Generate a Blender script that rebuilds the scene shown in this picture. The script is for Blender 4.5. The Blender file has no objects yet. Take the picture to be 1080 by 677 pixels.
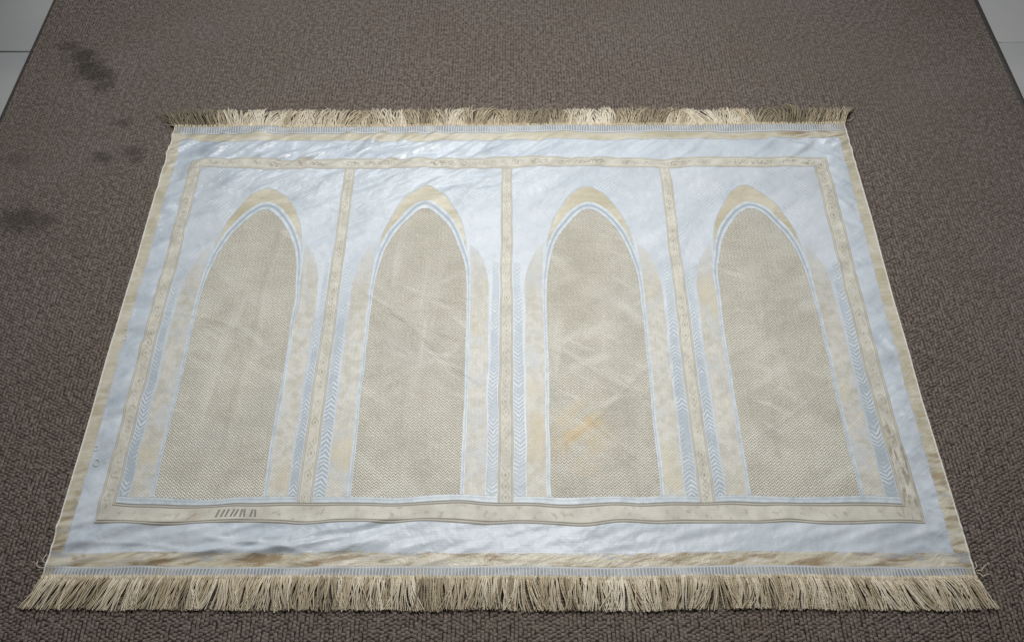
import bpy, math
import numpy as np

C = bpy.context.scene
rng = np.random.default_rng(7)

# ------------------------------------------------------------------ camera
CAM_H = 1.6053
cd = bpy.data.cameras.new("camera")
cd.sensor_width = 36.0
cd.lens = 860 / 1080 * 36.0
cd.clip_start = 0.05
cd.clip_end = 60
cam = bpy.data.objects.new("camera", cd)
C.collection.objects.link(cam)
cam.location = (0.0049, -0.3983, CAM_H)
cam.rotation_euler = (math.radians(90 - 58.636), 0, 0)
C.camera = cam

# ------------------------------------------------------------------ world, lamps, exposure
W = bpy.data.worlds.new("World")
C.world = W
W.use_nodes = True
W.node_tree.nodes["Background"].inputs[0].default_value = (0.93, 0.96, 1.0, 1)
W.node_tree.nodes["Background"].inputs[1].default_value = 0.07


def area(name, loc, target, size, size_y, power, col):
    ld = bpy.data.lights.new(name, 'AREA')
    ld.shape = 'RECTANGLE'
    ld.size, ld.size_y = size, size_y
    ld.energy = power
    ld.color = col
    o = bpy.data.objects.new(name, ld)
    C.collection.objects.link(o)
    o.location = loc
    d = np.array(target, float) - np.array(loc, float)
    yaw = math.atan2(d[0], -d[1]) if abs(d[0]) + abs(d[1]) > 1e-6 else 0
    pitch = math.atan2(math.hypot(d[0], d[1]), -d[2])
    o.rotation_euler = (-pitch if False else pitch, 0, yaw + math.pi)
    return o


area("vignette_lamp", (0.06, 0.80, 1.66), (0.06, 0.72, 0), 0.6, 0.45, 28, (1.0, 0.97, 0.93))  # added unseen lamp, hung low so its falloff darkens the corners
area("window_light", (-0.35, 2.75, 2.35), (0, 0.7, 0), 1.5, 0.8, 34, (0.90, 0.95, 1.0))

vs = C.view_settings
vs.view_transform = 'Standard'
vs.look = 'None'
vs.exposure = 0
vs.gamma = 1
C.cycles.use_denoising = True


# ------------------------------------------------------------------ helpers: objects
def tag(o, label=None, cat=None, group=None, kind=None):
    for k, v in (("label", label), ("category", cat), ("group", group), ("kind", kind)):
        if v:
            o[k] = v
    return o


def link(name, me, mat=None, parent=None):
    o = bpy.data.objects.new(name, me)
    C.collection.objects.link(o)
    if mat:
        me.materials.append(mat)
    if parent:
        o.parent = parent
    return o


def raw_mesh(name, verts, quads, smooth=True, uv=None, attr=None):
    """verts (n,3), quads (m,4); uv is per vertex (n,2)"""
    me = bpy.data.meshes.new(name)
    n, m = len(verts), len(quads)
    me.vertices.add(n)
    me.vertices.foreach_set("co", np.asarray(verts, np.float32).ravel())
    me.loops.add(m * 4)
    q = np.asarray(quads, np.int32).ravel()
    me.loops.foreach_set("vertex_index", q)
    me.polygons.add(m)
    me.polygons.foreach_set("loop_start", np.arange(m, dtype=np.int32) * 4)
    if smooth:
        me.polygons.foreach_set("use_smooth", np.ones(m, dtype=bool))
    if uv is not None:
        l = me.uv_layers.new(name="UVMap")
        l.data.foreach_set("uv", np.asarray(uv, np.float32)[q].ravel())
    if attr is not None:
        a = me.attributes.new("strand", 'FLOAT', 'POINT')
        a.data.foreach_set("value", np.asarray(attr, np.float32))
    me.update(calc_edges=True)
    me.validate()
    return me


def grid_quads(nr, nc):
    i = np.arange(nr * nc).reshape(nr, nc)
    return np.stack([i[:-1, :-1], i[:-1, 1:], i[1:, 1:], i[1:, :-1]], -1).reshape(-1, 4)


# ------------------------------------------------------------------ helpers: noise fields over the mat
FX0, FY0, FW, FH, FN, FM = -1.1, -0.2, 2.2, 1.65, 880, 660


def field(wl_long, wl_short, ang, seed):
    """smooth random field, unit std, elongated along angle ang (wavelengths in metres)"""
    r = np.random.default_rng(seed)
    n = r.normal(size=(FM, FN))
    ky = np.fft.fftfreq(FM, FH / FM)[:, None]
    kx = np.fft.fftfreq(FN, FW / FN)[None, :]
    ca, sa = math.cos(ang), math.sin(ang)
    a = kx * ca + ky * sa
    b = -kx * sa + ky * ca
    g = np.exp(-(a * wl_long) ** 2 - (b * wl_short) ** 2)
    f = np.fft.ifft2(np.fft.fft2(n) * g).real
    return f / f.std()


def samp(f, x, y):
    u = np.clip((x - FX0) / FW * FN, 0, FN - 1.001)
    v = np.clip((y - FY0) / FH * FM, 0, FM - 1.001)
    i, j = u.astype(int), v.astype(int)
    a, b = u - i, v - j
    return ((f[j, i] * (1 - a) + f[j, i + 1] * a) * (1 - b) + (f[j + 1, i] * (1 - a) + f[j + 1, i + 1] * a) * b)


def sstep(a, b, x):
    t = np.clip((x - a) / (b - a), 0, 1)
    return t * t * (3 - 2 * t)


gy, gx = np.meshgrid(FY0 + (np.arange(FM)) * FH / FM, FX0 + (np.arange(FN)) * FW / FN, indexing='ij')


def ridge(p, q, w, amp):
    (x0, y0), (x1, y1) = p, q
    L = math.hypot(x1 - x0, y1 - y0)
    ux, uy = (x1 - x0) / L, (y1 - y0) / L
    s = (gx - x0) * ux + (gy - y0) * uy
    d = -(gx - x0) * uy + (gy - y0) * ux + 0.004 * np.sin(s * 23 + x0 * 50)
    return amp * np.exp(-(d / w) ** 2) * sstep(-0.03, 0.05, s) * (1 - sstep(L - 0.05, L + 0.03, s))


low = field(0.30, 0.22, 0.3, 1)
mid = field(0.14, 0.045, math.radians(28), 2)
mid2 = field(0.12, 0.03, math.radians(35), 3)
diag = field(0.10, 0.032, math.radians(-35), 4)
bot = field(0.13, 0.026, math.radians(14), 5)
fine = field(0.035, 0.016, math.radians(50), 6)
lefty = field(0.07, 0.028, math.radians(30), 8)
righty = field(0.06, 0.026, math.radians(-30), 9)

inside = sstep(0.86, 0.78, np.abs(gx)) * sstep(0.08, 0.16, gy) * sstep(1.10, 1.0, gy)
top_b = sstep(1.02, 1.07, gy) * sstep(1.19, 1.15, gy)
bot_b = sstep(0.13, 0.09, gy) * sstep(0.0, 0.03, gy)
left_b = sstep(-0.79, -0.84, gx)
right_b = sstep(0.79, 0.84, gx)
H = 0.0062 + 0.0012 * low
H = H + 0.0008 * mid * inside * sstep(0.45, 0.85, gy) + 0.00035 * mid * inside + 0.00012 * fine
H = H + top_b * 0.0031 * mid2 * (0.55 + 0.65 * sstep(0.1, -0.5, gx) + 0.5 * sstep(0.6, 0.85, gx))
H = H + sstep(0.86, 1.0, gy) * 0.0011 * mid2 * sstep(0.05, -0.2, gx)
H = H + bot_b * bot * 0.0022 * (0.30 + 0.9 * sstep(-0.1, -0.35, gx) + 0.2 * sstep(0.4, 0.8, gx))
H = H + (left_b * lefty * 0.0016 + right_b * righty * 0.0018) * (0.10 + 0.90 * sstep(0.895, 0.86, np.abs(gx)))
# long folding creases and ridges across the arches
for a in [((-0.60, 0.25), (-0.56, 0.86), 0.012, 0.0018), ((-0.50, 0.30), (-0.49, 0.75), 0.006, 0.0007),
          ((-0.36, 0.68), (-0.05, 0.40), 0.008, 0.0016), ((-0.30, 0.60), (-0.08, 0.52), 0.007, 0.0012),
          ((-0.40, 0.55), (-0.20, 0.66), 0.008, 0.0012), ((-0.24, 0.66), (-0.02, 0.60), 0.007, 0.0012),
          ((-0.33, 0.36), (0.02, 0.62), 0.006, 0.0007), ((0.06, 0.52), (0.34, 0.36), 0.007, 0.0010),
          ((0.08, 0.44), (0.30, 0.20), 0.006, 0.0011), ((0.10, 0.26), (0.36, 0.50), 0.008, 0.0010),
          ((0.24, 0.20), (0.26, 0.80), 0.008, 0.0006), ((0.47, 0.45), (0.72, 0.20), 0.007, 0.0009),
          ((0.50, 0.28), (0.70, 0.40), 0.006, 0.0006), ((-0.86, 0.62), (-0.62, 0.56), 0.007, 0.0010),
          ((-0.72, 0.52), (-0.52, 0.60), 0.006, 0.0009), ((-0.79, 0.80), (-0.42, 0.92), 0.010, 0.0014),
          ((-0.40, 0.84), (-0.05, 0.98), 0.010, 0.0015), ((-0.43, 0.62), (-0.02, 0.60), 0.010, 0.0007),
          ((0.40, 0.60), (0.78, 0.66), 0.010, 0.0006), ((0.55, 0.22), (0.61, 0.80), 0.010, 0.0006),
          ((-0.85, 1.00), (-0.74, 1.13), 0.010, 0.0024), ((-0.80, 1.04), (-0.64, 1.14), 0.009, 0.0022),
          ((0.70, 1.14), (0.86, 1.08), 0.008, 0.0030), ((0.76, 1.16), (0.88, 1.13), 0.009, 0.0022),
          ((0.80, 1.08), (0.87, 1.00), 0.010, 0.0016), ((-0.72, 0.03), (-0.30, 0.075), 0.007, 0.0026),
          ((-0.60, 0.08), (-0.40, 0.045), 0.006, 0.0024), ((-0.84, 0.07), (-0.62, 0.05), 0.006, 0.0016)]:
    H = H + ridge(a[0], a[1], a[2] * 0.8, a[3] * 1.5)
H = np.maximum(H, 0.0038)
WX = 0.0009 * field(0.10, 0.10, 0, 21)
WY = 0.0020 * field(0.13, 0.08, 0, 22) * sstep(0.0, 0.04, gy) * sstep(1.19, 1.16, gy) + 0.0008 * field(0.2, 0.2, 0, 23)


def warp(x, y):
    x, y = np.asarray(x, float), np.asarray(y, float)
    # the right-hand side of the mat is pulled in a little at mid length
    rx = sstep(0.2, 0.9, x) * (-0.005) * np.exp(-((y - 0.45) / 0.28) ** 2)
    edge = sstep(0.91, 0.80, np.abs(x))
    return x + samp(WX, x, y) * (0.05 + 0.95 * edge) + rx, y + samp(WY, x, y) + 0.008 * sstep(0.0, 1.2, y) * np.clip(x, -1, 1) * 0.8


def place(x, y, off):
    X, Y = warp(x, y)
    return np.stack([X, Y, samp(H, X, Y) + off], -1)


def strip(name, A, B, off, mat, parent, step=0.0035, swap=False):
    """a woven zone between the two curves A and B (lists of mat points in metres), lying on the mat's surface"""
    A, B = np.asarray(A, float), np.asarray(B, float)
    mid_ = (A + B) / 2
    seg = np.r_[0, np.cumsum(np.hypot(*np.diff(mid_, axis=0).T))]
    n = max(2, int(seg[-1] / step) + 1)
    s = np.linspace(0, seg[-1], n)
    ip = lambda P: np.stack([np.interp(s, seg, P[:, 0]), np.interp(s, seg, P[:, 1])], -1)
    a, b = ip(A), ip(B)
    wid = np.hypot(*(a - b).T).max()
    m = max(3, int(wid / step) + 2)
    t = np.linspace(0, 1, m)
    P = a[:, None, :] * (1 - t)[None, :, None] + b[:, None, :] * t[None, :, None]
    V = place(P[..., 0], P[..., 1], off).reshape(-1, 3)
    uv = np.stack([np.repeat(s, m), np.tile(t, n)], -1)
    q = grid_quads(n, m)
    p0, p1, p2 = V[q[0, 0]], V[q[0, 1]], V[q[0, 2]]
    if np.cross(p1 - p0, p2 - p1)[2] < 0:
        q = q[:, ::-1]
    return link(name, raw_mesh(name, V, q, uv=uv), mat, parent)


def tubes(paths, radii, vals=None, sides=5):
    """paths (k,n,3), radii (k,n) -> verts, quads, attr"""
    paths = np.asarray(paths, float)
    k, n, _ = paths.shape
    d = np.gradient(paths, axis=1)
    d /= np.linalg.norm(d, axis=2, keepdims=True) + 1e-12
    up = np.array([0.0, 0.0, 1.0])
    sd = np.cross(d, up)
    sd /= np.linalg.norm(sd, axis=2, keepdims=True) + 1e-9
    nn = np.cross(sd, d)
    an = np.arange(sides) / sides * 2 * math.pi
    ring = (sd[:, :, None, :] * np.cos(an)[None, None, :, None] + nn[:, :, None, :] * np.sin(an)[None, None, :, None])
    V = paths[:, :, None, :] + ring * np.asarray(radii)[:, :, None, None]
    i = np.arange(k * n * sides).reshape(k, n, sides)
    j = np.roll(i, -1, axis=2)
    q = np.stack([i[:, :-1], j[:, :-1], j[:, 1:], i[:, 1:]], -1).reshape(-1, 4)
    at = None if vals is None else np.repeat(np.asarray(vals), n * sides)
    return V.reshape(-1, 3), q, at


# ------------------------------------------------------------------ helpers: materials
class G:
    def __init__(self, name):
        self.m = bpy.data.materials.new(name)
        self.m.use_nodes = True
        self.t = self.m.node_tree
        self.b = self.t.nodes["Principled BSDF"]
        tc = self.t.nodes.new("ShaderNodeTexCoord")
        self.obj = tc.outputs["Object"]
        self.uv = tc.outputs["UV"]

    def _in(self, sock, v):
        if v is None:
            return
        if hasattr(v, "is_output"):
            self.t.links.new(v, sock)
        elif isinstance(v, (tuple, list)):
            sock.default_value = tuple(v) + ((1.0,) if len(v) == 3 and len(sock.default_value) == 4 else ())
        else:
            sock.default_value = v

    def M(self, op, a, b=None, c=None, clamp=False):
        n = self.t.nodes.new("ShaderNodeMath")
        n.operation = op
        n.use_clamp = clamp
        for i, v in enumerate((a, b, c)):
            self._in(n.inputs[i], v)
        return n.outputs[0]

    def mapv(self, vec, scale=(1, 1, 1), rot=0.0, loc=(0, 0, 0)):
        """turn by rot, then scale: detail runs along the turned axis with the smaller scale"""
        if rot:
            n = self.t.nodes.new("ShaderNodeMapping")
            self._in(n.inputs[0], vec)
            n.inputs["Rotation"].default_value = (0, 0, -rot)
            vec = n.outputs[0]
        n = self.t.nodes.new("ShaderNodeMapping")
        self._in(n.inputs[0], vec)
        n.inputs["Location"].default_value = loc
        n.inputs["Scale"].default_value = scale
        return n.outputs[0]

    def noise(self, vec, scale, detail=2.0, rough=0.5, dist=0.0):
        n = self.t.nodes.new("ShaderNodeTexNoise")
        self._in(n.inputs["Vector"], vec)
        n.inputs["Scale"].default_value = scale
        n.inputs["Detail"].default_value = detail
        n.inputs["Roughness"].default_value = rough
        n.inputs["Distortion"].default_value = dist
        return n.outputs[0]

    def voro(self, vec, scale, feature='F1'):
        n = self.t.nodes.new("ShaderNodeTexVoronoi")
        n.feature = feature
        self._in(n.inputs["Vector"], vec)
        n.inputs["Scale"].default_value = scale
        return n.outputs["Distance"]

    def xyz(self, vec):
        n = self.t.nodes.new("ShaderNodeSeparateXYZ")
        self._in(n.inputs[0], vec)
        return n.outputs

    def ramp(self, v, lo, hi, a=0.0, b=1.0):
        n = self.t.nodes.new("ShaderNodeMapRange")
        n.interpolation_type = 'SMOOTHSTEP'
        for i, x in enumerate((v, lo, hi, a, b)):
            self._in(n.inputs[i], x)
        return n.outputs[0]

    def mix(self, f, a, b, mode='MIX'):
        n = self.t.nodes.new("ShaderNodeMix")
        n.data_type = 'RGBA'
        n.blend_type = mode
        self._in(n.inputs[0], f)
        self._in(n.inputs[6], a)
        self._in(n.inputs[7], b)
        return n.outputs[2]

    def wave(self, v, freq, phase=0.0):
        """0..1 sine of v*freq cycles"""
        s = self.M('SINE', self.M('MULTIPLY_ADD', v, 2 * math.pi * freq, phase))
        return self.M('MULTIPLY_ADD', s, 0.5, 0.5)

    def band(self, v, centre, half, soft):
        d = self.M('ABSOLUTE', self.M('SUBTRACT', v, centre))
        return self.ramp(d, half, half + soft, 1.0, 0.0)

    def spot(self, x, y, cx, cy, rx, ry, nz=None):
        a = self.M('DIVIDE', self.M('SUBTRACT', x, cx), rx)
        b = self.M('DIVIDE', self.M('SUBTRACT', y, cy), ry)
        r = self.M('SQRT', self.M('ADD', self.M('MULTIPLY', a, a), self.M('MULTIPLY', b, b)))
        if nz is not None:
            r = self.M('ADD', r, nz)
        return self.ramp(r, 0.25, 1.1, 1.0, 0.0)

    def bump(self, h, strength, dist, prev=None):
        n = self.t.nodes.new("ShaderNodeBump")
        n.inputs["Strength"].default_value = strength
        n.inputs["Distance"].default_value = dist
        self._in(n.inputs["Height"], h)
        if prev is not None:
            self._in(n.inputs["Normal"], prev)
        return n.outputs[0]

    def out(self, col, rough=0.6, normal=None, spec=0.4, sheen=0.0, aniso=0.0):
        self._in(self.b.inputs["Base Color"], col)
        self._in(self.b.inputs["Roughness"], rough)
        self.b.inputs["Specular IOR Level"].default_value = spec
        self.b.inputs["Sheen Weight"].default_value = sheen
        self.b.inputs["Anisotropic"].default_value = aniso
        if normal is not None:
            self._in(self.b.inputs["Normal"], normal)
        return self.m


def thread_bump(g, prev=None, s=0.25):
    x, y, z = g.xyz(g.obj)
    w = g.M('MULTIPLY', g.wave(x, 330), g.wave(y, 330))
    return g.bump(w, s, 0.0006, prev)


def mat_satin(name, base, dark, gloss=0.36, jac=0.0):
    g = G(name)
    x, y, z = g.xyz(g.obj)
    n1 = g.noise(g.mapv(g.obj, (5, 10, 1), 0.5), 1.0, 2, 0.5, 0.4)
    n2 = g.noise(g.mapv(g.obj, (7, 23, 1), 0.55), 1.0, 3, 0.5, 0.5)
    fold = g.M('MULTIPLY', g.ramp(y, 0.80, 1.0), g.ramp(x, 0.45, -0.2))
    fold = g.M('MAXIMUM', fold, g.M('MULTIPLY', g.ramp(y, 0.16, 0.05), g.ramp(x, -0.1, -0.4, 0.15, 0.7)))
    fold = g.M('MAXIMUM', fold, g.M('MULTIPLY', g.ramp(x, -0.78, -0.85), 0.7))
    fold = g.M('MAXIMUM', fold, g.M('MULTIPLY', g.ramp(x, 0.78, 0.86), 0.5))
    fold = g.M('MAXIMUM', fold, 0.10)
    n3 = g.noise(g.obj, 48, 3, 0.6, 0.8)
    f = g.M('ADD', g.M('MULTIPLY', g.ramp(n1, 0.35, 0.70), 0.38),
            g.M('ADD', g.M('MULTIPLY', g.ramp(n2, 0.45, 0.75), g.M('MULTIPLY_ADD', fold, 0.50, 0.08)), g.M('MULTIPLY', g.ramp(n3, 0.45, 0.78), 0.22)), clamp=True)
    col = g.mix(f, base, dark)  # satin sheen mottle and shading of the folds, painted into the colour
    # a little soiling, warm, in its own patches
    so = g.M('MULTIPLY', g.ramp(g.noise(g.obj, 6.3, 4, 0.6), 0.60, 0.78), 0.35)
    col = g.mix(so, col, (0.45, 0.42, 0.36))
    hgt = g.noise(g.obj, 60, 4, 0.6, 1.0)
    nb = g.bump(hgt, 0.07, 0.005)
    nb = g.bump(g.M('MULTIPLY', n2, fold), 0.6, 0.017, nb)
    nb = g.bump(g.noise(g.obj, 30, 2, 0.5, 0.3), 0.30, 0.009, nb)
    if jac:
        # raised jacquard sprigs woven into the ground
        d1 = g.wave(g.M('ADD', g.M('MULTIPLY_ADD', x, 0.8, y), g.M('MULTIPLY', g.noise(g.obj, 45, 2), 0.012)), 1 / 0.0095)
        d2 = g.wave(g.M('ADD', g.M('MULTIPLY_ADD', x, -0.9, y), g.M('MULTIPLY', g.noise(g.obj, 38, 2), 0.012)), 1 / 0.0105)
        sel = g.ramp(g.noise(g.obj, 20, 2), 0.47, 0.53)
        w = g.M('ADD', g.M('MULTIPLY', g.ramp(d1, 0.6, 0.85), sel), g.M('MULTIPLY', g.ramp(d2, 0.6, 0.85), g.M('SUBTRACT', 1.0, sel)))
        w = g.M('MULTIPLY', w, g.ramp(g.noise(g.obj, 13, 3, 0.6), 0.50, 0.62))
        col = g.mix(g.M('MULTIPLY', w, jac), col, (0.66, 0.70, 0.75))
        nb = g.bump(w, 0.5, 0.0012, nb)
    nb = thread_bump(g, nb, 0.22)
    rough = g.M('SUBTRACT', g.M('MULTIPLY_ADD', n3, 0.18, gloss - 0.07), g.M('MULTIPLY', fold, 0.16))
    return g.out(col, rough, nb, spec=0.55, sheen=0.1, aniso=0.35)


def mat_gold(name, dirt, fade=False, glint=0.75):
    g = G(name)
    x, y, z = g.xyz(g.obj)
    n1 = g.noise(g.mapv(g.obj, (7, 16, 1)), 1.0, 4, 0.6, 0.6)
    n2 = g.noise(g.mapv(g.obj, (13, 48, 1), 0.12), 1.0, 3, 0.55, 0.8)
    col = g.mix(g.ramp(n1, 0.35, 0.65), (0.455, 0.420, 0.305), (0.565, 0.535, 0.435))
    far = g.ramp(g.M('ADD', g.M('SUBTRACT', 0.35, y), g.M('MULTIPLY', g.ramp(x, 0.80, 0.88), 0.06)), 0.0, 0.35)
    tr = g.spot(x, y, 0.82, 1.14, 0.14, 0.09)
    amt = g.M('MULTIPLY', g.ramp(n2, 0.44, 0.66), g.M('MULTIPLY_ADD', g.M('MAXIMUM', far, tr), dirt, 0.14), clamp=True)
    col = g.mix(g.M('MULTIPLY', amt, 0.85), col, (0.27, 0.19, 0.105))
    lt = g.M('MULTIPLY', g.ramp(g.noise(g.mapv(g.obj, (11, 60, 1), 0.08, (3, 1, 0)), 1.0, 3, 0.55, 0.8), 0.50, 0.66), glint)  # satin glints painted into the colour as pale streaks
    col = g.mix(lt, col, (0.60, 0.575, 0.50))
    gr = g.M('MULTIPLY', g.ramp(g.noise(g.mapv(g.obj, (9, 30, 1)), 1.3, 3), 0.58, 0.68), g.M('MULTIPLY', far, 0.7))
    col = g.mix(gr, col, (0.33, 0.35, 0.38))
    tw = g.M('ADD', g.xyz(g.uv)[1], g.M('MULTIPLY_ADD', g.noise(g.mapv(g.obj, (60, 60, 1)), 1.0, 4, 0.65), 1.1, -0.55))
    if fade:
        col = g.mix(g.M('MULTIPLY', g.ramp(tw, 0.78, 1.12), 0.8), col, (0.47, 0.51, 0.555))
    nb = g.bump(g.noise(g.mapv(g.obj, (30, 90, 1), 0.3), 1.0, 4, 0.6, 1.0), 0.5, 0.005)
    nb = thread_bump(g, nb, 0.2)
    return g.out(col, 0.36, nb, spec=0.55, sheen=0.1, aniso=0.3)


def mat_band(name, motif, line, kind):
    """beige ornamental band; UV = (metres along, 0..1 across)"""
    g = G(name)
    s, t, _ = g.xyz(g.uv)
    n = g.noise(g.obj, 26, 4, 0.6)
    col = g.mix(g.ramp(n, 0.35, 0.68), (0.60, 0.585, 0.52), (0.49, 0.475, 0.415))
    col = g.mix(g.M('MULTIPLY', g.ramp(g.noise(g.obj, 11, 3), 0.58, 0.75), 0.35), col, (0.47, 0.38, 0.26))
    tt = g.M('ABSOLUTE', g.M('SUBTRACT', t, 0.5))
    fade = g.ramp(g.noise(g.obj, 8, 2), 0.30, 0.55, 0.45, 1.0)
    if kind == 'scroll':
        v = g.voro(g.mapv(g.uv, (1, 0.036, 1)), 105, 'DISTANCE_TO_EDGE')
        k = g.M('MULTIPLY', g.ramp(v, 0.03, 0.14, 1.0, 0.0), g.band(t, 0.5, 0.19, 0.06))
        gate = g.ramp(g.noise(g.mapv(g.uv, (18, 0, 0)), 1.0, 2), 0.42, 0.52)
        k = g.M('MULTIPLY', k, gate)
    elif kind == 'chain':
        w = g.M('ABSOLUTE', g.M('SINE', g.M('MULTIPLY', s, math.pi / 0.024)))
        lens = g.M('MULTIPLY_ADD', w, 0.22, g.M('MULTIPLY_ADD', g.noise(g.obj, 150, 2), 0.20, -0.10))
        k = g.ramp(g.M('ABSOLUTE', g.M('SUBTRACT', tt, lens)), 0.02, 0.07, 1.0, 0.0)
        core = g.M('MULTIPLY', g.ramp(tt, 0.03, 0.10, 1.0, 0.0), g.ramp(w, 0.82, 0.95))
        k = g.M('MAXIMUM', g.M('MULTIPLY', k, 0.7), core)
        k = g.M('MULTIPLY', g.M('MULTIPLY', k, g.band(t, 0.5, 0.27, 0.03)), g.ramp(g.noise(g.obj, 60, 3, 0.7), 0.38, 0.58))
    else:
        k = g.M('MULTIPLY', g.ramp(g.noise(g.mapv(g.uv, (70, 3.0, 1)), 1.0, 3), 0.56, 0.66), g.band(t, 0.5, 0.25, 0.1))
    k = g.M('MULTIPLY', g.M('MULTIPLY', k, fade), motif)
    col = g.mix(k, col, (0.26, 0.235, 0.18))
    ox, oy, oz = g.xyz(g.obj)
    sc = g.M('MULTIPLY', g.spot(ox, oy, 0.812, 0.22, 0.05, 0.16), g.ramp(g.noise(g.mapv(g.obj, (160, 22, 1)), 1.0, 3, 0.6), 0.48, 0.62))
    col = g.mix(g.M('MULTIPLY', sc, 0.7), col, (0.22, 0.175, 0.12))
    dash = g.ramp(g.wave(s, 1 / 0.0062), 0.15, 0.6, 0.45, 1.0)
    ln = g.M('MULTIPLY', g.M('MAXIMUM', g.band(tt, 0.478, 0.020, 0.03), g.band(tt, 0.375, 0.018, 0.035)), line)
    pale = g.M('MULTIPLY', g.M('MULTIPLY', g.band(tt, 0.427, 0.022, 0.02), dash), 0.55 * line)
    col = g.mix(ln, col, (0.24, 0.22, 0.18))
    col = g.mix(pale, col, (0.55, 0.54, 0.50))
    nb = g.bump(g.M('ADD', n, g.M('MULTIPLY', ln, -0.6)), 0.35, 0.002)
    nb = thread_bump(g, nb, 0.25)
    return g.out(col, 0.55, nb, spec=0.35, sheen=0.1)


def mat_zigzag(name, flip):
    g = G(name)
    s, t, _ = g.xyz(g.uv)
    tri = g.M('ABSOLUTE', g.M('SUBTRACT', t, 0.5))
    jitter = g.M('MULTIPLY', g.noise(g.obj, 42, 3), 0.016)
    a = g.M('ADD', g.M('MULTIPLY_ADD', tri, 0.020 * flip, s), jitter)
    w = g.ramp(g.wave(a, 1 / 0.0098), 0.42, 0.72)
    w = g.M('MULTIPLY', w, g.ramp(g.noise(g.obj, 22, 2), 0.36, 0.60, 0.15, 1.0))
    edge = g.M('MULTIPLY', g.M('MULTIPLY', g.band(tri, 0.47, 0.02, 0.05), g.ramp(g.wave(s, 1 / 0.0042), 0.2, 0.7)), 0.75)
    w = g.M('MAXIMUM', w, edge)
    up = g.ramp(g.xyz(g.obj)[1], 0.35, 0.85)
    dk = g.mix(up, (0.365, 0.425, 0.470), (0.46, 0.52, 0.565))
    col = g.mix(w, dk, (0.60, 0.65, 0.69))
    nb = g.bump(w, 0.5, 0.0012)
    return g.out(col, 0.42, thread_bump(g, nb, 0.15), spec=0.45, sheen=0.1)


def mat_field(name):
    g = G(name)
    x, y, z = g.xyz(g.obj)
    nz = g.noise(g.obj, 34, 3, 0.6)
    P = 0.0085
    tri = g.M('PINGPONG', g.M('MULTIPLY_ADD', nz, 0.002, x), P / 2)
    a = g.M('ADD', g.M('MULTIPLY_ADD', tri, 1.25, y), g.M('MULTIPLY', nz, 0.006))
    w = g.wave(a, 1 / 0.0063)
    st = g.wave(x, 1 / 0.0034)
    cons = g.ramp(g.noise(g.obj, 10, 3, 0.6), 0.30, 0.65, 0.45, 1.0)
    low_ = g.ramp(y, 0.25, 0.8, 1.0, 0.55)
    k = g.M('MULTIPLY', g.ramp(w, 0.30, 0.75), g.M('MULTIPLY', cons, low_))
    sp = g.noise(g.mapv(g.obj, (240, 420, 1), 0.5), 1.0, 1)
    k = g.M('ADD', g.M('MULTIPLY', k, 0.72), g.M('MULTIPLY_ADD', st, 0.07, g.M('MULTIPLY', g.ramp(sp, 0.42, 0.70), 0.30)), clamp=True)
    col = g.mix(k, (0.325, 0.306, 0.250), (0.89, 0.87, 0.775))
    # slubs along both thread directions
    s1 = g.ramp(g.noise(g.mapv(g.obj, (12, 420, 1)), 1.0, 2), 0.55, 0.72)
    s2 = g.ramp(g.noise(g.mapv(g.obj, (420, 9, 1)), 1.0, 2), 0.55, 0.72)
    col = g.mix(g.M('MULTIPLY', s1, 0.34), col, (0.72, 0.69, 0.60))
    col = g.mix(g.M('MULTIPLY', s2, 0.32), col, (0.36, 0.33, 0.26))
    # greyer wear and the tan stain in the third arch
    col = g.mix(g.M('MULTIPLY', g.ramp(g.noise(g.obj, 5, 3), 0.52, 0.7), 0.35), col, (0.48, 0.475, 0.45))
    tan = g.M('MULTIPLY', g.spot(x, y, 0.148, 0.290, 0.075, 0.095, g.M('MULTIPLY_ADD', g.noise(g.obj, 50, 4, 0.65), 1.2, -0.6)), g.ramp(g.noise(g.mapv(g.obj, (9, 38, 1), 0.75), 1.0, 3, 0.6), 0.34, 0.66))
    col = g.mix(g.M('MULTIPLY', tan, 0.75), col, (0.66, 0.50, 0.26))
    cr = None  # pale creases: light caught on the fold ridges, painted into the colour
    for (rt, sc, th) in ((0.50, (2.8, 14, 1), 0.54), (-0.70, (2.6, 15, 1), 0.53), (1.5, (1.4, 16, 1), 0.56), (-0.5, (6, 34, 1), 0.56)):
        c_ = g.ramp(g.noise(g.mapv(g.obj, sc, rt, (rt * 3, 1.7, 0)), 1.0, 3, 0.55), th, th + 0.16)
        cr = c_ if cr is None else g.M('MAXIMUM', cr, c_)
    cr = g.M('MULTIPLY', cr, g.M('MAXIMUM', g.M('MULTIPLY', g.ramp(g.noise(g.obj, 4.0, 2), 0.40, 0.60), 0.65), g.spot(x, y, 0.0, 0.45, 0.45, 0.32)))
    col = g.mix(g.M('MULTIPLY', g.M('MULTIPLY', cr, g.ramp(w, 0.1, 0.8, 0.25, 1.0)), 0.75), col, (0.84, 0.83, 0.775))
    nb = g.bump(w, 0.8, 0.0014)
    nb = g.bump(nz, 0.25, 0.003, nb)
    return g.out(col, 0.50, nb, spec=0.4, sheen=0.15)


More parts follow.
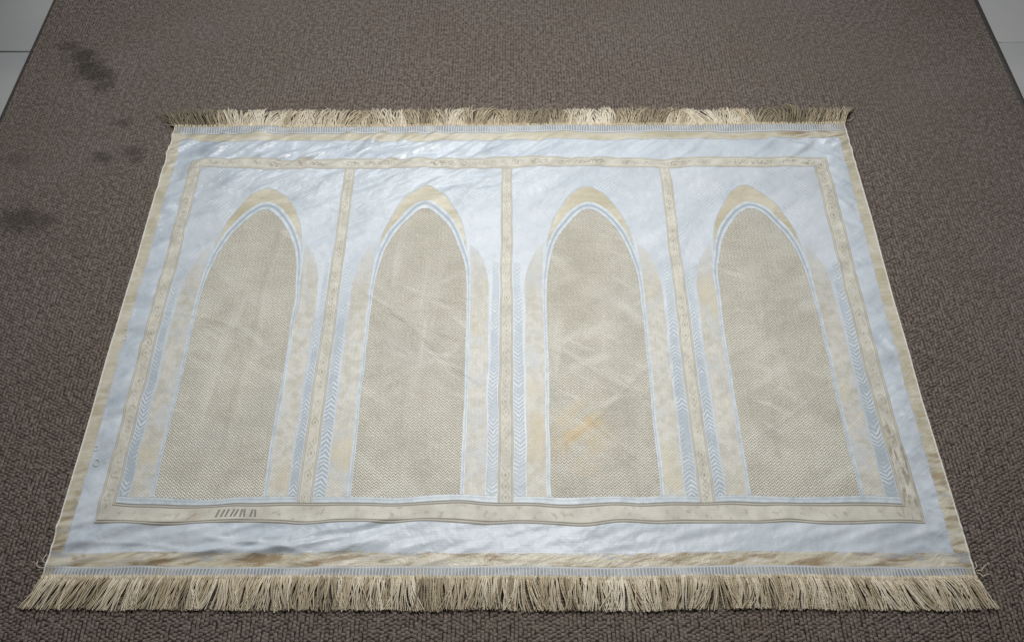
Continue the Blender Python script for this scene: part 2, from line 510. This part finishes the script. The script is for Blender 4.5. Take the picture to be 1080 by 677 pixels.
def mat_column(name):
    g = G(name)
    x, y, z = g.xyz(g.obj)
    s, t, _ = g.xyz(g.uv)
    n = g.noise(g.obj, 60, 3, 0.6)
    col = g.mix(g.ramp(n, 0.32, 0.7), (0.63, 0.625, 0.58), (0.50, 0.495, 0.435))
    col = g.mix(g.M('MULTIPLY', g.ramp(g.noise(g.obj, 7, 3), 0.5, 0.66), 0.65), col, (0.60, 0.555, 0.42))
    col = g.mix(g.M('MULTIPLY', g.ramp(g.noise(g.obj, 12, 3, 0.6, 1.0), 0.52, 0.66), 0.6), col, (0.54, 0.585, 0.625))
    P = 0.0085
    w = g.wave(g.M('MULTIPLY_ADD', g.M('PINGPONG', x, P / 2), 1.25, y), 1 / 0.0063)
    up = g.M('MULTIPLY', g.ramp(y, 0.45, 0.75, 0.25, 0.7), g.ramp(w, 0.35, 0.7))
    col = g.mix(up, col, (0.30, 0.27, 0.215))
    st = g.spot(x, y, 0.06, 0.29, 0.03, 0.09, g.M('MULTIPLY_ADD', g.noise(g.obj, 40, 3), 1.0, -0.5))
    col = g.mix(g.M('MULTIPLY', st, 0.5), col, (0.52, 0.42, 0.25))
    ft = g.M('ADD', y, g.M('MULTIPLY_ADD', g.noise(g.obj, 28, 3, 0.6), 0.05, -0.025))
    col = g.mix(g.M('MULTIPLY', g.ramp(ft, 0.64, 0.80), 0.55), col, (0.54, 0.59, 0.635))
    nb = g.bump(g.noise(g.obj, 45, 3, 0.6, 0.8), 0.3, 0.004)
    nb = g.bump(w, 0.3, 0.001, nb)
    return g.out(col, 0.45, nb, spec=0.4, sheen=0.1)


def mat_trim(name):
    g = G(name)
    s, t, _ = g.xyz(g.uv)
    n = g.noise(g.obj, 70, 3, 0.6)
    col = g.mix(g.ramp(n, 0.35, 0.7), (0.565, 0.625, 0.665), (0.45, 0.51, 0.56))
    y = g.xyz(g.obj)[1]
    k = g.M('MULTIPLY', g.band(t, 0.5, 0.10, 0.12), g.ramp(y, 0.55, 0.85, 0.35, 0.9))
    col = g.mix(k, col, (0.33, 0.38, 0.425))
    nb = g.bump(g.M('ADD', g.M('MULTIPLY', k, -1.0), n), 0.4, 0.0014)
    return g.out(col, 0.42, thread_bump(g, nb, 0.15), spec=0.45)


def mat_ribbed(name):
    g = G(name)
    s, t, _ = g.xyz(g.uv)
    jit = g.M('MULTIPLY', g.noise(g.obj, 30, 2), 0.004)
    w = g.wave(g.M('ADD', s, jit), 1 / 0.0066)
    n = g.noise(g.obj, 30, 3)
    inb = g.band(t, 0.5, 0.30, 0.12)
    k = g.M('MULTIPLY', g.M('MULTIPLY', g.ramp(w, 0.25, 0.7), inb), g.ramp(n, 0.3, 0.6, 0.4, 1.0))
    col = g.mix(k, (0.50, 0.52, 0.525), (0.27, 0.30, 0.335))
    tan = g.M('MULTIPLY', g.ramp(t, 0.16, 0.05), 0.9)
    col = g.mix(tan, col, (0.43, 0.39, 0.31))
    col = g.mix(g.M('MULTIPLY', g.ramp(g.noise(g.obj, 14, 3), 0.55, 0.75), 0.5), col, (0.43, 0.40, 0.33))
    xe = g.M('ABSOLUTE', g.xyz(g.obj)[0])
    col = g.mix(g.M('MULTIPLY', g.ramp(g.M('ADD', xe, g.M('MULTIPLY', n, 0.02)), 0.885, 0.900), 0.8), col, (0.40, 0.37, 0.30))
    nb = g.bump(k, 0.8, 0.0016)
    return g.out(col, 0.5, nb, spec=0.4)


def mat_fringe(name):
    g = G(name)
    a = g.t.nodes.new("ShaderNodeAttribute")
    a.attribute_name = "strand"
    f = a.outputs["Fac"]
    n = g.noise(g.obj, 160, 2)
    f2 = g.M('ADD', f, g.M('MULTIPLY_ADD', n, 0.4, -0.2), clamp=True)
    r = g.t.nodes.new("ShaderNodeValToRGB")
    g._in(r.inputs[0], f2)
    e = r.color_ramp.elements
    e[0].position, e[0].color = 0.0, (0.20, 0.165, 0.105, 1)
    e[1].position, e[1].color = 1.0, (0.74, 0.68, 0.55, 1)
    m_ = e.new(0.5)
    m_.color = (0.48, 0.40, 0.268, 1)
    tw = g.wave(g.M('ADD', g.xyz(g.obj)[0], g.xyz(g.obj)[1]), 1 / 0.0045)
    nb = g.bump(tw, 0.5, 0.0008)
    return g.out(r.outputs[0], 0.48, nb, spec=0.35, sheen=0.2)


def mat_carpet(name, dim):
    g = G(name)
    x, y, z = g.xyz(g.obj)
    n1 = g.noise(g.obj, 95, 2)
    n2 = g.noise(g.obj, 3.2, 4, 0.6)
    c = g.mix(g.ramp(n1, 0.35, 0.65), (0.114 * dim, 0.092 * dim, 0.079 * dim), (0.200 * dim, 0.166 * dim, 0.143 * dim))
    c = g.mix(g.M('MULTIPLY', g.ramp(n2, 0.42, 0.62), 0.25), c, (0.140 * dim, 0.106 * dim, 0.078 * dim))
    # trodden lanes and lint
    c = g.mix(g.M('MULTIPLY', g.ramp(g.noise(g.mapv(g.obj, (1.1, 2.6, 1), 0.5), 1.0, 3), 0.45, 0.7), 0.22), c, (0.200 * dim, 0.175 * dim, 0.155 * dim))
    c = g.mix(g.ramp(g.noise(g.mapv(g.obj, (120, 260, 1), 0.8), 1.0, 1), 0.80, 0.86), c, (0.34 * dim, 0.31 * dim, 0.28 * dim))
    nz = g.M('ADD', g.M('MULTIPLY_ADD', g.noise(g.obj, 21, 5, 0.7), 2.2, -1.1), g.M('MULTIPLY_ADD', g.noise(g.obj, 120, 2), 1.5, -0.75))
    spots = None
    for (cx, cy, rx, ry, k) in [(-1.275, 1.515, .035, .028, .55), (-1.235, 1.475, .040, .034, .75), (-1.200, 1.435, .045, .040, .85),
                                (-1.165, 1.390, .040, .040, .8), (-1.140, 1.355, .030, .030, .6), (-1.215, 1.405, .04, .03, .5),
                                (-1.235, 0.880, .065, .045, .65), (-1.18, 0.87, .05, .035, .5), (-1.078, 1.086, .026, .020, .65),
                                (-0.995, 1.105, .03, .02, .5), (-0.985, 1.075, .025, .018, .5), (-1.05, 1.21, .035, .02, .45), (-1.29, 1.08, .05, .03, .3)]:
        q = g.M('MULTIPLY', g.spot(x, y, cx, cy, rx * 1.2, ry * 1.2, nz), k)
        spots = q if spots is None else g.M('MAXIMUM', spots, q)
    c = g.mix(spots, c, (0.034, 0.030, 0.025))
    nb = g.bump(g.noise(g.obj, 900, 2), 0.4, 0.0008)
    return g.out(c, 0.95, nb, spec=0.12, sheen=0.12)


def mat_tile(name):
    g = G(name)
    n = g.noise(g.obj, 4, 4, 0.55)
    c = g.mix(g.ramp(n, 0.35, 0.7), (0.43, 0.43, 0.42), (0.38, 0.385, 0.385))
    c = g.mix(g.M('MULTIPLY', g.ramp(g.noise(g.obj, 28, 4, 0.6), 0.62, 0.78), 0.3), c, (0.33, 0.325, 0.31))
    return g.out(c, g.M('MULTIPLY_ADD', n, 0.2, 0.35), None, spec=0.4)


def mat_plain(name, col, rough=0.7, ns=60):
    g = G(name)
    n = g.noise(g.obj, ns, 3)
    c = g.mix(g.ramp(n, 0.35, 0.7), col, tuple(v * 0.72 for v in col))
    return g.out(c, rough, g.bump(n, 0.4, 0.001), spec=0.3)


# ------------------------------------------------------------------ the setting: tiled floor, carpet
CL, CR = -1.385, 1.4175          # carpet's long edges
FLOOR_Z = -0.0125

me = raw_mesh("ground", np.array([[-6, -5, -0.022], [6, -5, -0.022], [6, 8, -0.022], [-6, 8, -0.022]], float), [[0, 1, 2, 3]], smooth=False)
tag(link("subfloor", me, mat_plain("grout", (0.05, 0.047, 0.045), 0.9)), kind="structure")

# tiles: 0.6 m, laid in two runs either side whose joints do not meet
vt, qt = [], []


def add_tile(x0, x1, y0, y1, z):
    b = 0.0012
    o = len(vt)
    for (zz, e) in ((z - 0.009, 0.0), (z - b, 0.0), (z, b)):
        vt.extend([(x0 + e, y0 + e, zz), (x1 - e, y0 + e, zz), (x1 - e, y1 - e, zz), (x0 + e, y1 - e, zz)])
    for k in range(2):
        for i in range(4):
            j = (i + 1) % 4
            qt.append((o + k * 4 + i, o + k * 4 + j, o + k * 4 + 4 + j, o + k * 4 + 4 + i))
    qt.append((o + 8, o + 9, o + 10, o + 11))


G_ = 0.0030
for i in range(-6, 6):
    xa = i * 0.6 + 0.20
    yb = 1.5045 if xa < 0 else 1.5453
    for j in range(-9, 8):
        add_tile(xa + G_, xa + 0.6 - G_, yb + j * 0.6 + G_, yb + (j + 1) * 0.6 - G_, FLOOR_Z)
tag(link("floor", raw_mesh("floor", np.array(vt), qt, smooth=False), mat_tile("glazed_tile")), kind="structure")

carpet = bpy.data.objects.new("carpet", None)
C.collection.objects.link(carpet)
carpet.location = (0, 0, FLOOR_Z)
tag(carpet, "large brown loop-pile carpet with dark stains, lying on pale floor tiles under the mat", "carpet")


def to_local(V, root):
    return np.asarray(V, float) - np.array(root.location)


CY0, CY1 = -0.75, 2.35
me = raw_mesh("backing", to_local([[CL, CY0, -0.0035], [CR, CY0, -0.0035], [CR, CY1, -0.0035], [CL, CY1, -0.0035],
                                   [CL, CY0, FLOOR_Z], [CR, CY0, FLOOR_Z], [CR, CY1, FLOOR_Z], [CL, CY1, FLOOR_Z]], carpet),
              [[0, 1, 2, 3], [4, 5, 1, 0], [5, 6, 2, 1], [6, 7, 3, 2], [7, 4, 0, 3]], smooth=False)
link("backing", me, mat_carpet("carpet_backing", 0.35), carpet)

# loop pile: every loop a small dome, short rows running both ways
px, py = 0.0079, 0.0077
ix = np.arange(CL + 0.008, CR - 0.006, px)
iy = np.arange(CY0 + 0.01, 2.2, py)
X, Y = np.meshgrid(ix, iy)
Y = Y + (np.arange(len(ix)) % 2)[None, :] * py * 0.45
X = X.ravel() + rng.normal(0, 0.0006, X.size)
Y = Y.ravel() + rng.normal(0, 0.0006, Y.size)
keep = ~((np.abs(X) < 0.87) & (Y > 0.04) & (Y < 1.16))
keep &= (Y > -0.5) & (X > CL + 0.004) & (X < CR - 0.004)
X, Y = X[keep], Y[keep]
n = len(X)
turn = np.sin(X * 61 + 2.1 * np.sin(Y * 37)) * np.sin(Y * 53 + 1.7 * np.sin(X * 43)) + rng.normal(0, 0.50, n) > -0.05
ang = np.where(turn, math.pi / 2, 0) + rng.normal(0, 0.18, n)
aa = np.where(turn, 0.0046, 0.0047) * rng.uniform(0.85, 1.15, n)
bb = np.where(turn, 0.0036, 0.0035) * rng.uniform(0.85, 1.15, n)
hh = rng.uniform(0.0027, 0.0040, n)
u = np.array([-1, -0.55, 0.0, 0.55, 1.0])
v = np.array([-1, -0.42, 0.42, 1.0])
UU, VV = np.meshgrid(u, v)
prof = (1 - UU ** 4) * (1 - VV ** 4)
ca, sa = np.cos(ang), np.sin(ang)
lx = UU[None] * aa[:, None, None]
ly = VV[None] * bb[:, None, None]
VX = X[:, None, None] + lx * ca[:, None, None] - ly * sa[:, None, None]
VY = Y[:, None, None] + lx * sa[:, None, None] + ly * ca[:, None, None]
VZ = -0.0042 + hh[:, None, None] * prof[None]
VX = np.clip(VX, CL + 0.001, CR - 0.001)
V = np.stack([VX, VY, VZ], -1).reshape(-1, 3)
q0 = grid_quads(4, 5)
Q = (q0[None] + (np.arange(n) * 20)[:, None, None]).reshape(-1, 4)
pile = link("pile", raw_mesh("pile", to_local(V, carpet), Q), mat_carpet("carpet_yarn", 1.0), carpet)
tag(pile, kind="stuff")

m_bind = mat_plain("carpet_binding", (0.055, 0.045, 0.040), 0.9, 200)
for xe in (CL, CR):
    yy = np.linspace(CY0, CY1, 260)
    p = np.stack([np.full_like(yy, xe) + 0.0012 * np.sin(yy * 5.1 + xe), yy, np.full_like(yy, -0.0045)], -1)
    Vb, Qb, _ = tubes(p[None], np.full((1, len(yy)), 0.0036), sides=8)
    link("edge_binding", raw_mesh("edge_binding", to_local(Vb, carpet), Qb), m_bind, carpet)

# ------------------------------------------------------------------ the prayer mat
mat = bpy.data.objects.new("prayer_mat", None)
C.collection.objects.link(mat)
tag(mat, "pale blue and gold satin prayer mat with four pointed arches and beige fringed ends", "prayer mat")

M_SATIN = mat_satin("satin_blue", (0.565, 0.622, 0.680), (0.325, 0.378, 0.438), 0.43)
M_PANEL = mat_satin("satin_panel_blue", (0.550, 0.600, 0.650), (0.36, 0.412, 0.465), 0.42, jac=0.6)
M_GOLD = mat_gold("gold_satin", 1.0, True)
M_BTOP = mat_band("band_scroll", 0.80, 0.45, 'scroll')
M_BBOT = mat_band("band_worn", 0.45, 1.0, 'worn')
M_BSIDE = mat_band("band_chain", 0.75, 0.45, 'chain')
M_ZL = mat_zigzag("zigzag_thread", 1)
M_ZR = mat_zigzag("zigzag_thread_turned", -1)
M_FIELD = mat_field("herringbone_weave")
M_COL = mat_column("column_weave")
M_TRIM = mat_trim("trim_thread")
M_CROWN = mat_gold("crown_gold", 0.0, False, 0.15)
M_RIB = mat_ribbed("ribbed_heading")
M_FR = mat_fringe("fringe_yarn")
M_WHITE = mat_plain("white_cord", (0.70, 0.69, 0.64), 0.6, 300)

# cloth body: a closed sheet
nx, ny = 600, 400
xs, ys = np.linspace(-0.9, 0.9, nx), np.linspace(0.0, 1.192, ny)
GX, GY = np.meshgrid(xs, ys)
Vt = place(GX, GY, 0.0)
top = Vt.reshape(-1, 3)
ri = np.r_[np.arange(nx), np.arange(1, ny) * nx + nx - 1, (ny - 1) * nx + np.arange(nx - 2, -1, -1), np.arange(ny - 2, 0, -1) * nx]
low_ring = top[ri].copy()
low_ring[:, 2] = np.maximum(low_ring[:, 2] - 0.0022, 0.0002)
Q = [grid_quads(ny, nx)]
o = len(top)
k = np.arange(len(ri))
kn = (k + 1) % len(ri)
Q.append(np.stack([o + k, o + kn, ri[kn], ri[k]], -1))
link("cloth_body", raw_mesh("cloth_body", np.r_[top, low_ring], np.concatenate(Q)), M_SATIN, mat)


def line(p, q, n=60):
    t = np.linspace(0, 1, n)[:, None]
    return np.array(p, float) * (1 - t) + np.array(q, float) * t


L1 = 0.0005
# gold edging on four sides (mitred)
EX, IX = 0.8985, 0.8715
strip("gold_edging", line((-EX, 0.0200), (-EX, 1.166)), line((-IX, 0.046), (-IX, 1.138)), L1, M_GOLD, mat)
strip("gold_edging", line((EX, 0.0200), (EX, 1.166)), line((IX - 0.002, 0.046), (IX + 0.002, 1.138)), L1, M_GOLD, mat)
strip("gold_edging", line((-EX, 0.0195), (EX, 0.0195)), line((-IX, 0.0455), (IX, 0.0455)), L1, M_GOLD, mat)
strip("gold_edging", line((-EX, 1.1635), (EX, 1.1635)), line((-IX, 1.1385), (IX, 1.1385)), L1, M_GOLD, mat)
# ribbed headings that carry the fringes
strip("ribbed_heading", line((-0.902, -0.001), (0.902, -0.001)), line((-0.8995, 0.0192), (0.8995, 0.0192)), L1 + 0.0006, M_RIB, mat)
strip("ribbed_heading", line((-0.902, 1.193), (0.902, 1.193)), line((-0.8995, 1.1648), (0.8995, 1.1648)), L1 + 0.0006, M_RIB, mat)
# white corded side edges
for sx in (-1, 1):
    yy = np.linspace(0.004, 1.188, 330)
    p = place(np.full_like(yy, sx * 0.8995), yy, -0.0002)
    Vb, Qb, _ = tubes(p[None], np.full((1, len(yy)), 0.0020), sides=6)
    link("side_cord", raw_mesh("side_cord", Vb, Qb), M_WHITE, mat)

# ornamental frame and dividers
FO, FI = 0.831, 0.797
YB0, YB1, YT0, YT1 = 0.1040, 0.1450, 1.0400, 1.0750
strip("patterned_band", line((-FO, YB0), (-FO, YT1)), line((-FI, YB1), (-FI - 0.003, YT0)), L1, M_BSIDE, mat)
strip("patterned_band", line((FO, YB0), (FO - 0.004, YT1)), line((FI - 0.004, YB1), (FI - 0.008, YT0)), L1, M_BSIDE, mat)
strip("patterned_band", line((-FO, YB0), (FO, YB0)), line((-FI, YB1), (FI - 0.004, YB1)), L1, M_BBOT, mat)
strip("patterned_band", line((-FO, YT1), (FO - 0.004, YT1)), line((-FI - 0.003, YT0), (FI - 0.008, YT0)), L1, M_BTOP, mat)
DIV = (-0.4145, -0.0083, 0.4005)
for d in DIV:
    strip("divider", line((d - 0.0160, YB1 + 0.0003), (d - 0.0135, YT0 - 0.0003)), line((d + 0.0160, YB1 + 0.0003), (d + 0.0135, YT0 - 0.0003)), L1 + 0.0002, M_BSIDE, mat)

# row of slanted dark stitches woven on the near band
mv, mq = [], []
for i in range(9):
    cx = -0.588 + i * 0.0098 + rng.normal(0, 0.0008)
    sl = 0.006 if i < 5 else -0.002 + 0.004 * (i % 2)
    P = np.array([[cx - 0.0019, 0.1165], [cx + 0.0019, 0.1165], [cx + sl + 0.0019, 0.1325], [cx + sl - 0.0019, 0.1325]])
    V = place(P[:, 0], P[:, 1], 0.0013)
    mq.append([len(mv) + j for j in range(4)])
    mv.extend(V.tolist())
link("woven_marks", raw_mesh("woven_marks", np.array(mv), mq), mat_plain("dark_thread", (0.27, 0.26, 0.235), 0.6, 300), mat)


# arches
def curve(pts, n=90):
    P = np.array(pts, float)
    d = np.r_[0, np.cumsum(np.hypot(*np.diff(P, axis=0).T) ** 0.5)]
    t = np.linspace(0, d[-1], n)
    # Catmull-Rom tangents, Hermite
    m = np.zeros_like(P)
    m[1:-1] = (P[2:] - P[:-2]) / (d[2:] - d[:-2])[:, None]
    m[0] = (P[1] - P[0]) / (d[1] - d[0])
    m[-1] = (P[-1] - P[-2]) / (d[-1] - d[-2])
    k = np.clip(np.searchsorted(d, t, side='right') - 1, 0, len(P) - 2)
    h = (d[k + 1] - d[k])[:, None]
    s = ((t - d[k]) / (d[k + 1] - d[k]))[:, None]
    return ((2 * s ** 3 - 3 * s ** 2 + 1) * P[k] + (s ** 3 - 2 * s ** 2 + s) * h * m[k]
            + (-2 * s ** 3 + 3 * s ** 2) * P[k + 1] + (s ** 3 - s ** 2) * h * m[k + 1])


YBASE = 0.1590
OUT = [(0.1195, YBASE), (0.1195, 0.40), (0.1195, 0.62), (0.1175, 0.70), (0.1110, 0.760), (0.0990, 0.805), (0.0790, 0.852), (0.0490, 0.897), (0.0270, 0.9160), (0.0130, 0.9242), (0.0, 0.9266)]
INN = [(0.1110, YBASE), (0.1110, 0.40), (0.1105, 0.62), (0.1065, 0.70), (0.0985, 0.750), (0.0860, 0.795), (0.0650, 0.838), (0.0420, 0.873), (0.0235, 0.8928), (0.0110, 0.9006), (0.0, 0.9028)]
CRW = [(0.1085, 0.775), (0.1045, 0.812), (0.0870, 0.878), (0.0520, 0.943), (0.0300, 0.9655), (0.0145, 0.9765), (0.0, 0.9795)]
COU = [(0.1610, YBASE), (0.1610, 0.40), (0.1610, 0.630), (0.1590, 0.685), (0.1510, 0.730), (0.1370, 0.768), (0.1150, 0.795)]

half = {k: curve(v, 120) for k, v in (("o", OUT), ("i", INN), ("k", CRW))}


def mirror(hc, c):
    """full arch curve, left foot to right foot"""
    l = np.stack([c - hc[:, 0], hc[:, 1]], -1)
    r = np.stack([c + hc[:, 0], hc[:, 1]], -1)[::-1]
    return np.r_[l, r[1:]]


edges = [-FI] + [e for d in DIV for e in (d - 0.016, d + 0.016)] + [FI - 0.004]
CENT = (-0.6120, -0.2110, 0.1960, 0.6020)
for i, c in enumerate(CENT):
    xl, xr = edges[2 * i], edges[2 * i + 1]
    e = 0.0004
    tl = 0.0025 if i else -0.003
    tr = -0.0025 if i < 3 else -0.004
    pan = strip("satin_panel", line((xl + e, YB1 + e), (xl - tl * (1 if i else -1) * (1 if i else -1) + e, YT0 - e)),
                line((xr - e, YB1 + e), (xr - tr - e if i < 3 else xr + tr - e, YT0 - e)), L1 - 0.0001, M_PANEL, mat)
    # woven foot of the panel
    strip("base_trim", line((xl + 0.001, YB1 + 0.001), (xr - 0.001, YB1 + 0.001)), line((xl + 0.001, YBASE), (xr - 0.001, YBASE)), L1 + 0.0003, M_TRIM, pan)
    # arch field
    hi = half["i"]
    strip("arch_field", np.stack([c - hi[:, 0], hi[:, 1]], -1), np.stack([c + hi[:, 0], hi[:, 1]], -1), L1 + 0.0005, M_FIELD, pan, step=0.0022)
    strip("arch_trim", mirror(half["o"], c), mirror(half["i"], c), L1 + 0.0009, M_TRIM, pan, step=0.0022)
    # gold crescent over the arch
    kk = half["k"]
    oo = half["o"][half["o"][:, 1] > 0.775]
    oi = np.stack([np.interp(np.linspace(0, 1, 120), np.linspace(0, 1, len(oo)), oo[:, j]) for j in (0, 1)], -1)
    strip("arch_crown", mirror(kk, c), mirror(oi, c), L1 + 0.0006, M_CROWN, pan, step=0.0022)
    # white outline of the crescent
    kin = kk.copy()
    kin[:, 0] = np.maximum(kin[:, 0] - 0.0022, 0)
    kin[:, 1] -= 0.0022
    strip("crown_outline", mirror(kk, c), mirror(kin, c), L1 + 0.0009, M_TRIM, pan, step=0.0022)
    for sx in (-1, 1):
        co = curve(COU, 120)
        ci = np.stack([np.interp(co[:, 1], half["o"][:, 1], half["o"][:, 0]), co[:, 1]], -1)
        ci[:, 0] = np.maximum(ci[:, 0], 0.1190 - 0.0040 * sstep(0.68, 0.795, co[:, 1]))
        ci[:, 0] = np.minimum(ci[:, 0], co[:, 0] - 0.0004)
        f = lambda P: np.stack([c + sx * P[:, 0], P[:, 1]], -1)
        strip("column", f(co), f(ci), L1 + 0.0006, M_COL, pan)
        # chevron strip between column and frame
        xo = xl if sx < 0 else xr
        xi = c + sx * 0.1625
        strip("zigzag_strip", line((xo - sx * 0.0008, YBASE + 0.001), (xo - sx * 0.0008 + (0.001 if sx < 0 else -0.001), 0.74)),
              line((xi, YBASE + 0.001), (xi + sx * 0.008, 0.74)), L1 + 0.0004, M_ZL if (i + (sx > 0)) % 2 else M_ZR, pan)

# ------------------------------------------------------------------ fringes


def clump(x, wl, seed):
    r = np.random.default_rng(seed)
    g = np.arange(-1.2, 1.2, wl)
    return np.interp(x, g, r.normal(size=len(g)))


def make_fringe(y0, sgn, seed, far):
    r = np.random.default_rng(seed)
    nst = 1850 if not far else 2300
    x0 = np.linspace(-0.901, 0.901, nst) + r.normal(0, 0.0008, nst)
    ln = (0.064 if not far else 0.060) * (1 + (0.02 if not far else 0.05) * r.normal(size=nst)) * (1 + 0.025 * clump(x0, 0.03, seed + 1))
    lean = 0.16 * np.clip(x0, -1, 1)
    if not far:
        lean = lean + np.sign(x0) * 0.12 * sstep(0.74, 0.90, np.abs(x0)) + 0.16 * clump(x0, 0.022, seed + 2) + 0.05 * r.normal(size=nst)
        lean += 0.28 * sstep(0.45, 0.80, x0)
        lean += -0.22 * sstep(-0.45, -0.85, x0)
    else:
        lean = lean + np.sign(x0) * 0.30 * sstep(0.82, 0.90, np.abs(x0)) + 0.34 * clump(x0, 0.028, seed + 2) + 0.17 * r.normal(size=nst)
        lean += 0.25 * np.sin(x0 * 9)
    npt = 9
    t = np.linspace(0, 1, npt)[None, :]
    curl = (0.25 * clump(x0, 0.018, seed + 3) + 0.18 * r.normal(size=nst))[:, None]
    wob = 0.0012 * np.sin(t * r.uniform(4, 9, nst)[:, None] + r.uniform(0, 6, nst)[:, None])
    L = ln[:, None]
    cell = 0.0095 if not far else 0.012
    cid = np.floor(x0 / cell + 0.35 * clump(x0, 0.03, seed + 4))
    ctr = np.array([x0[cid == c_].mean() for c_ in cid])
    gath = ((ctr - x0) * (0.86 if not far else 0.65))[:, None] * sstep(0.05, 0.75, t)
    gath = gath + (r.normal(size=4000)[(cid - cid.min()).astype(int)] * 0.0035)[:, None] * t * t
    X = x0[:, None] + L * (lean[:, None] * t + curl * 0.5 * t * t) + wob + gath
    Yd = L * t * (1 - 0.10 * t * np.abs(lean[:, None] + curl * 0.5 * t))
    bx, by = warp(x0, np.full(nst, y0))
    X = X + (bx - x0)[:, None]
    Y = by[:, None] + sgn * (Yd - 0.002)
    zb = samp(H, bx, by)
    lay = r.uniform(0, 1, nst) ** 1.3
    lift = np.abs(clump(x0, 0.035, seed + 5))
    if far:
        Z = zb[:, None] * (1 - t) + (0.0015 + 0.006 * lay[:, None]) * sstep(0, 0.3, t) + (0.010 * lift[:, None] * lay[:, None]) * np.sin(t * 2.6)
    else:
        Z = zb[:, None] * (1 - t) + (0.0012 + 0.0055 * lay[:, None]) * sstep(0, 0.3, t) + (0.006 * lift[:, None] * lay[:, None]) * np.sin(t * 2.9)
    Z = np.maximum(Z, 0.0012)
    rad = ((0.00095 if not far else 0.0009) + 0.00040 * r.uniform(size=nst))[:, None] * (1 - 0.25 * t ** 3)
    ck = r.normal(size=4000)[(cid - cid.min()).astype(int)]
    val = 0.60 + 0.17 * r.normal(size=nst) + 0.17 * ck + 0.12 * clump(x0, 0.05, seed + 6)
    if far:
        val = 0.47 + 0.13 * r.normal(size=nst) + 0.14 * ck + 0.44 * clump(x0, 0.075, seed + 6) + 0.15 * (lay - 0.5)
    Vf, Qf, at = tubes(np.stack([X, Y, Z], -1), rad, np.clip(val, 0, 1), sides=5)
    link("fringe", raw_mesh("fringe", Vf, Qf, attr=at), M_FR, mat)


make_fringe(0.000, -1, 40, False)
make_fringe(1.192, 1, 60, True)

# knotted roots of the fringes, a row of small tan loops sewn along each heading
for (y0, sgn, seed) in ((0.000, -1, 80), (1.191, 1, 90)):
    r = np.random.default_rng(seed)
    x0 = np.arange(-0.900, 0.900, 0.0058) + r.normal(0, 0.0006, len(np.arange(-0.900, 0.900, 0.0058)))
    t = np.linspace(0, 1, 6)[None, :]
    bx, by = warp(x0, np.full_like(x0, y0))
    X = bx[:, None] + 0.0015 * np.sin(t * 3.1) * r.normal(size=len(x0))[:, None]
    Y = by[:, None] + sgn * (-0.0030 + 0.012 * t)
    Z = samp(H, bx, by)[:, None] * (1 - 0.5 * t) + 0.0030 * np.sin(t * 3.0) + 0.0006
    Vf, Qf, at = tubes(np.stack([X, Y, Z], -1), np.full(X.shape, 0.0019) * (0.6 + 0.5 * np.sin(t * 3.14)), np.clip(0.66 + 0.1 * r.normal(size=len(x0)), 0, 1), sides=6)
    link("fringe_knots", raw_mesh("fringe_knots", Vf, Qf, attr=at), M_FR, mat)

# snagged loops of thread standing up from the left border
for (cx, cy, rr) in ((-0.858, 0.229, 0.0060), (-0.868, 0.262, 0.0040), (-0.872, 0.528, 0.0055)):
    t = np.linspace(0, 2 * math.pi, 20)
    bx, by = warp(cx + rr * np.cos(t), cy + rr * 1.2 * np.sin(t))
    Vf, Qf, at = tubes(np.stack([bx, by, samp(H, bx, by) + 0.0012], -1)[None], np.full((1, 20), 0.0007), sides=5)
    link("snagged_loop", raw_mesh("snagged_loop", Vf, Qf), M_WHITE, mat)

# loose threads at the corners
th = []
for (cx, cy, dx, dy) in ((0.902, 0.008, 1, 0.5), (0.902, 0.004, 1, -0.1), (0.900, 0.012, 0.6, 1.0), (-0.902, 0.012, -0.8, 0.7),
                         (-0.900, 0.016, -0.3, 1.0), (-0.90, 1.195, -0.9, 0.9), (-0.90, 1.19, -1.0, 0.5), (-0.899, 1.20, -0.6, 1.2), (0.90, 1.198, 1.2, 0.5)):
    t = np.linspace(0, 1, 14)
    Ln = rng.uniform(0.012, 0.03)
    bx, by = warp(np.array([cx]), np.array([cy]))
    x = bx + dx * Ln * t + 0.003 * np.sin(t * rng.uniform(3, 7) + 1)
    y = by + dy * Ln * t + 0.003 * np.cos(t * rng.uniform(3, 7))
    z = 0.005 + 0.004 * np.sin(t * 3)
    th.append(np.stack([x, y, z], -1))
for p in th:
    Vf, Qf, at = tubes(p[None], np.full((1, 14), 0.0007), np.full(1, 0.85), sides=5)
    link("loose_thread", raw_mesh("loose_thread", Vf, Qf, attr=at), M_FR, mat)
